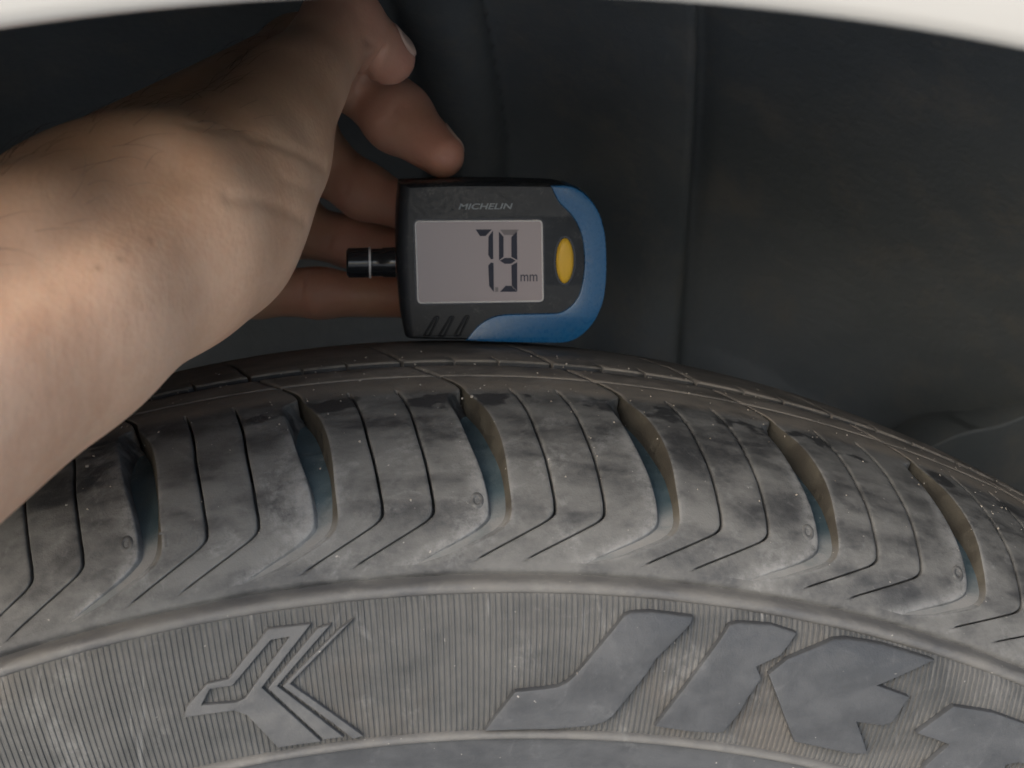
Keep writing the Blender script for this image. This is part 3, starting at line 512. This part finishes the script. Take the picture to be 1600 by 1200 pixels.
def surface_nets(field, lo, hi, h):
    nx, ny, nz = [int(math.ceil((b - a) / h)) + 1 for a, b in zip(lo, hi)]
    X = (lo[0] + h * np.arange(nx)).astype('f4'); Y = (lo[1] + h * np.arange(ny)).astype('f4'); Z = (lo[2] + h * np.arange(nz)).astype('f4')
    S = np.empty((nx, ny, nz), 'f4')
    # coarse pass keeps the fine evaluation near the skin
    st = 6
    for i0 in range(0, nx, 24):
        i1 = min(nx, i0 + 24)
        g_ = np.stack(np.meshgrid(X[i0:i1], Y, Z, indexing='ij'), -1).reshape(-1, 3); S[i0:i1] = field(g_).reshape(i1 - i0, ny, nz)
    neg = S < 0
    c = np.zeros((nx - 1, ny - 1, nz - 1), int)
    for dx in (0, 1):
        for dy in (0, 1):
            for dz in (0, 1): c += neg[dx:nx - 1 + dx, dy:ny - 1 + dy, dz:nz - 1 + dz]
    act = (c > 0) & (c < 8); idx = -np.ones(act.shape, int); ii = np.argwhere(act); idx[act] = np.arange(len(ii))
    acc = np.zeros((len(ii), 3)); cnt = np.zeros(len(ii)); cor = [(a, b, d) for a in (0, 1) for b in (0, 1) for d in (0, 1)]
    val = {k: S[ii[:, 0] + k[0], ii[:, 1] + k[1], ii[:, 2] + k[2]] for k in cor}
    for a in cor:
        for b in cor:
            if sum(abs(x - y) for x, y in zip(a, b)) == 1 and a < b:
                va, vb = val[a], val[b]; m = (va < 0) != (vb < 0); t = np.where(m, va / (va - vb + 1e-20), 0)
                p = np.array(a) + t[:, None] * (np.array(b) - np.array(a)); acc[m] += p[m]; cnt[m] += 1
    V = (ii + acc / cnt[:, None]) * h + np.array(lo); F = []
    for ax in range(3):
        o = [0, 0, 0]; o[ax] = 1
        a = neg[:nx - o[0], :ny - o[1], :nz - o[2]]; b = neg[o[0]:, o[1]:, o[2]:]
        e = np.argwhere(a != b); u_, v_ = [(1, 2), (2, 0), (0, 1)][ax]
        dims = np.array(act.shape); ok = (e[:, u_] > 0) & (e[:, v_] > 0) & np.all(e < dims, axis=1); e = e[ok]; sgn = a[e[:, 0], e[:, 1], e[:, 2]]
        def at_(du, dv):
            k = e.copy(); k[:, u_] -= du; k[:, v_] -= dv; return idx[k[:, 0], k[:, 1], k[:, 2]]
        q = np.stack([at_(1, 1), at_(0, 1), at_(0, 0), at_(1, 0)], 1); q[~sgn] = q[~sgn][:, ::-1]; F.append(q)
    return V, np.concatenate(F)
allp = [p_ for a_, b_ in HAND['palm'] for p_ in (a_, b_)] + [p_ for k in ('thumb', 'index', 'middle', 'ring', 'little') for p_ in HAND[k]]
lo = np.min([[p_[i] - p_[3] for i in range(3)] for p_ in allp], 0) - .003; hi = np.max([[p_[i] + p_[3] for i in range(3)] for p_ in allp], 0) + .003
HV, HF = surface_nets(hand_field, lo, hi, .0009)
me = bpy.data.meshes.new('hand'); me.vertices.add(len(HV)); me.vertices.foreach_set('co', HV.astype('f4').ravel())
me.loops.add(len(HF) * 4); me.loops.foreach_set('vertex_index', HF.astype('i4').ravel()); me.polygons.add(len(HF)); me.polygons.foreach_set('loop_start', np.arange(len(HF), dtype='i4') * 4)
me.update(calc_edges=True); me.validate()
bm = bmesh.new(); bm.from_mesh(me)
for _ in range(3): bmesh.ops.smooth_vert(bm, verts=bm.verts, factor=.5, use_axis_x=True, use_axis_y=True, use_axis_z=True)
bm.to_mesh(me); bm.free(); me.update()
HV = np.array([v.co[:] for v in me.vertices]); E_ = np.empty(len(me.edges) * 2, 'i4'); me.edges.foreach_get('vertices', E_); E_ = E_.reshape(-1, 2)
fc = []
for k in ('thumb', 'index', 'middle', 'ring', 'little'):
    for a_, b_ in zip(HAND[k][:-1], HAND[k][1:]): fc += [np.array(a_[:3]) * (1 - t) + np.array(b_[:3]) * t for t in np.linspace(0, 1, 6)]
fd = np.min(np.linalg.norm(HV[:, None] - np.array(fc)[None], axis=2), 1); wt = (np.clip((fd - .015) / .02, 0, 1) * .5)[:, None]
deg = np.bincount(E_.ravel(), minlength=len(HV))[:, None]; H0 = HV.copy()
for _ in range(90):
    S_ = np.stack([np.bincount(E_[:, 0], HV[E_[:, 1], i], len(HV)) + np.bincount(E_[:, 1], HV[E_[:, 0], i], len(HV)) for i in range(3)], 1)
    HV = HV + wt * (S_ / deg - HV)
me.vertices.foreach_set('co', HV.astype('f4').ravel()); me.update()
HN0 = np.array([v.normal[:] for v in me.vertices]); HV = HV + HN0 * .0005 * wt * 2; me.vertices.foreach_set('co', HV.astype('f4').ravel()); me.update()
HV = np.array([v.co[:] for v in me.vertices]); HN = np.array([v.normal[:] for v in me.vertices]); disp = np.zeros(len(HV))
for pts, wd, dp in CREASES:
    P = np.array(pts); near = np.where(np.min(np.linalg.norm(HV[:, None] - P[None, ::3], axis=2), 1) < max(.02, 3.2 * wd))[0]; dmin = np.full(len(near), 1.)
    for a_, b_ in zip(P[:-1], P[1:]):
        ab = b_ - a_; t = np.clip((HV[near] - a_) @ ab / (ab @ ab + 1e-12), 0, 1); dmin = np.minimum(dmin, np.linalg.norm(HV[near] - a_ - t[:, None] * ab, axis=1))
    disp[near] -= dp * np.exp(-(dmin / wd) ** 2); disp[near] += (0 if wd > .004 else 1) * dp * .12 * np.exp(-((dmin - 2.4 * wd) / (1.5 * wd)) ** 2)
me.vertices.foreach_set('co', (HV + HN * disp[:, None]).astype('f4').ravel())
me.polygons.foreach_set('use_smooth', [True] * len(me.polygons)); me.update()
tips = np.array([HAND[k][i][:3] for k in ('thumb', 'index', 'middle', 'ring', 'little') for i in (-1, -2)])
bl = np.exp(-(np.min(np.linalg.norm(HV[:, None] - tips[None], axis=2), 1) / .017) ** 2)
at_ = me.attributes.new('blush', 'FLOAT', 'POINT'); at_.data.foreach_set('value', bl.astype('f4'))
at_ = me.attributes.new('mole', 'FLOAT', 'POINT'); at_.data.foreach_set('value', np.max(np.exp(-(np.linalg.norm(HV[:, None] - np.array(MOLES)[None], axis=2) / .0006) ** 2), 1).astype('f4'))
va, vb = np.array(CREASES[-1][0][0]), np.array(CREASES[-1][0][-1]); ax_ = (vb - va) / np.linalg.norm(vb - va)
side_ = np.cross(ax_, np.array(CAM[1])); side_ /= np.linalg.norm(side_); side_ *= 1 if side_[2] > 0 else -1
shade_ = (HV - va) @ side_; wob_ = .0025 * np.sin(HV[:, 0] * 170) + .002 * np.sin(HV[:, 0] * 420 + 1)
shade_ = np.clip((shade_ + wob_ + .008) / .016, 0, 1); shade_ = shade_ * shade_ * (3 - 2 * shade_) * np.clip((-.005 - (HV[:, 0])) / .03, 0, 1)
at_ = me.attributes.new('shade_tan', 'FLOAT', 'POINT'); at_.data.foreach_set('value', shade_.astype('f4'))  # upper hand mask: fender shade painted into the skin, beside some tan
q = NT('skin'); A_ = q.n('ShaderNodeAttribute'); A_.attribute_name = 'blush'; A2 = q.n('ShaderNodeAttribute'); A2.attribute_name = 'mole'
n1 = q.noise(45, 5, .6); n2 = q.noise(260, 4, .6)
c = q.mix(q.ramp(n1, .3, .7), (.50, .298, .192), (.61, .398, .275)); c = q.mix(q.ramp(n2, .45, .75, 0, .35), c, (.60, .40, .27))
c = q.mix(q.math('MULTIPLY', A_.outputs['Fac'], .75), c, (.47, .205, .155)); c = q.mix(q.math('MULTIPLY', A2.outputs['Fac'], .45), c, (.16, .08, .05))
A3 = q.n('ShaderNodeAttribute'); A3.attribute_name = 'shade_tan'; c = q.mix(q.math('MULTIPLY', A3.outputs['Fac'], .6), c, (.25, .140, .08))  # brown mixed in as painted shade under the fender, partly tan
q.P('Base Color', c); q.P('Roughness', .52); q.P('Specular IOR Level', .4); q.P('Subsurface Weight', .35); q.P('Subsurface Radius', (.012, .005, .003)); q.P('Subsurface Scale', .25)
vo = q.n('ShaderNodeTexVoronoi'); vo.inputs['Scale'].default_value = 900; q.t.links.new(q.pos, vo.inputs['Vector'])
ln_ = q.noise(150, 4, .6, stretch=(2.6, 1., .5), dist=.6)
q.bump(q.math('ADD', q.math('ADD', q.math('MULTIPLY', vo.outputs['Distance'], .35), q.math('MULTIPLY', q.noise(220, 5, .65), .4)), q.math('MULTIPLY', ln_, .9)), .2, .0006)
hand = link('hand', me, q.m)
hand['label'] = 'bare hand reaching in from the left with fingertip pressing the gauge'; hand['category'] = 'hand'
# fine dark hairs on the upper, shade-browned side of the wrist, too many to count
rg = np.random.default_rng(7); camp = np.array(CAM[0]); cand = np.where((shade_ > .15) & (np.einsum('ij,ij->i', HN, camp - HV) > 0) & (HV[:, 0] < -.035))[0]
pick = rg.choice(cand, 420, p=(shade_[cand] / shade_[cand].sum())); V = []; F = []
for i in pick:
    n_ = HN[i]; d_ = ax_ * rg.uniform(.6, 1) - side_ * rg.uniform(-.2, .9) + rg.normal(0, .25, 3); d_ -= n_ * (d_ @ n_); d_ /= np.linalg.norm(d_); sd = np.cross(d_, n_)
    L = rg.uniform(.005, .011); cv = rg.normal(0, .25); base = len(V)
    for j in range(5):
        t = j / 4; p_ = HV[i] + d_ * L * t + sd * cv * L * t * t + n_ * (.0012 * math.sin(math.pi * (.1 + .8 * t)) - .0003); r_ = .000042 * (1 - .75 * t)
        for k in range(3): V.append(p_ + r_ * (n_ * math.cos(k * 2.094) + sd * math.sin(k * 2.094)))
    for j in range(4):
        for k in range(3): a_ = base + j * 3; F.append((a_ + k, a_ + (k + 1) % 3, a_ + 3 + (k + 1) % 3, a_ + 3 + k))
hr = NT('hair'); hr.P('Base Color', (.035, .02, .013)); hr.P('Roughness', .5)
o = link('arm_hair', mesh('arm_hair', V, F), hr.m, hand); o['kind'] = 'stuff'
# nails: thin curved plates laid on the flesh
q = NT('nail'); q.P('Base Color', q.mix(q.noise(200, 3), (.60, .42, .33), (.66, .48, .39))); q.P('Roughness', .35); q.P('Coat Weight', .2)
def nail(chain, n, hl, hw, back):
    a_, b_ = np.array(chain[-2][:3]), np.array(chain[-1][:3]); ax = (b_ - a_) / np.linalg.norm(b_ - a_)
    n = np.array(n); n = n - ax * (n @ ax); n /= np.linalg.norm(n); wd = np.cross(ax, n); c_ = b_ - ax * back; rows = []
    for u in np.linspace(-1, 1, 13):
        row = []
        for v in np.linspace(-1, 1, 13):
            uu, vv = u * math.sqrt(1 - v * v / 2), v * math.sqrt(1 - u * u / 2)
            p_ = c_ + ax * uu * hl + wd * vv * hw + n * .016
            for _ in range(40):
                d_ = float(hand_field(p_[None].astype('f4'))[0])
                if d_ < .0003: break
                p_ = p_ - n * (d_ - .00025) * .8
            row.append(p_ - n * (.0009 if max(abs(u), abs(v)) > .99 else 0))
        rows.append(row)
    me = gridmesh('fingernail', rows)
    if sum(p.normal.dot(Vector(n)) for p in me.polygons) < 0: me.flip_normals()
    return link('fingernail', me, q.m, hand)
cf, crr, cu_ = [np.array(v) for v in CAM[1:4]]
nail(HAND['thumb'], crr * .55 + cu_ * .7 - cf * .45, .0050, .0046, .0005)
nail(HAND['index'], crr * .7 + cu_ * .6 + cf * .5, .0055, .0048, .003)
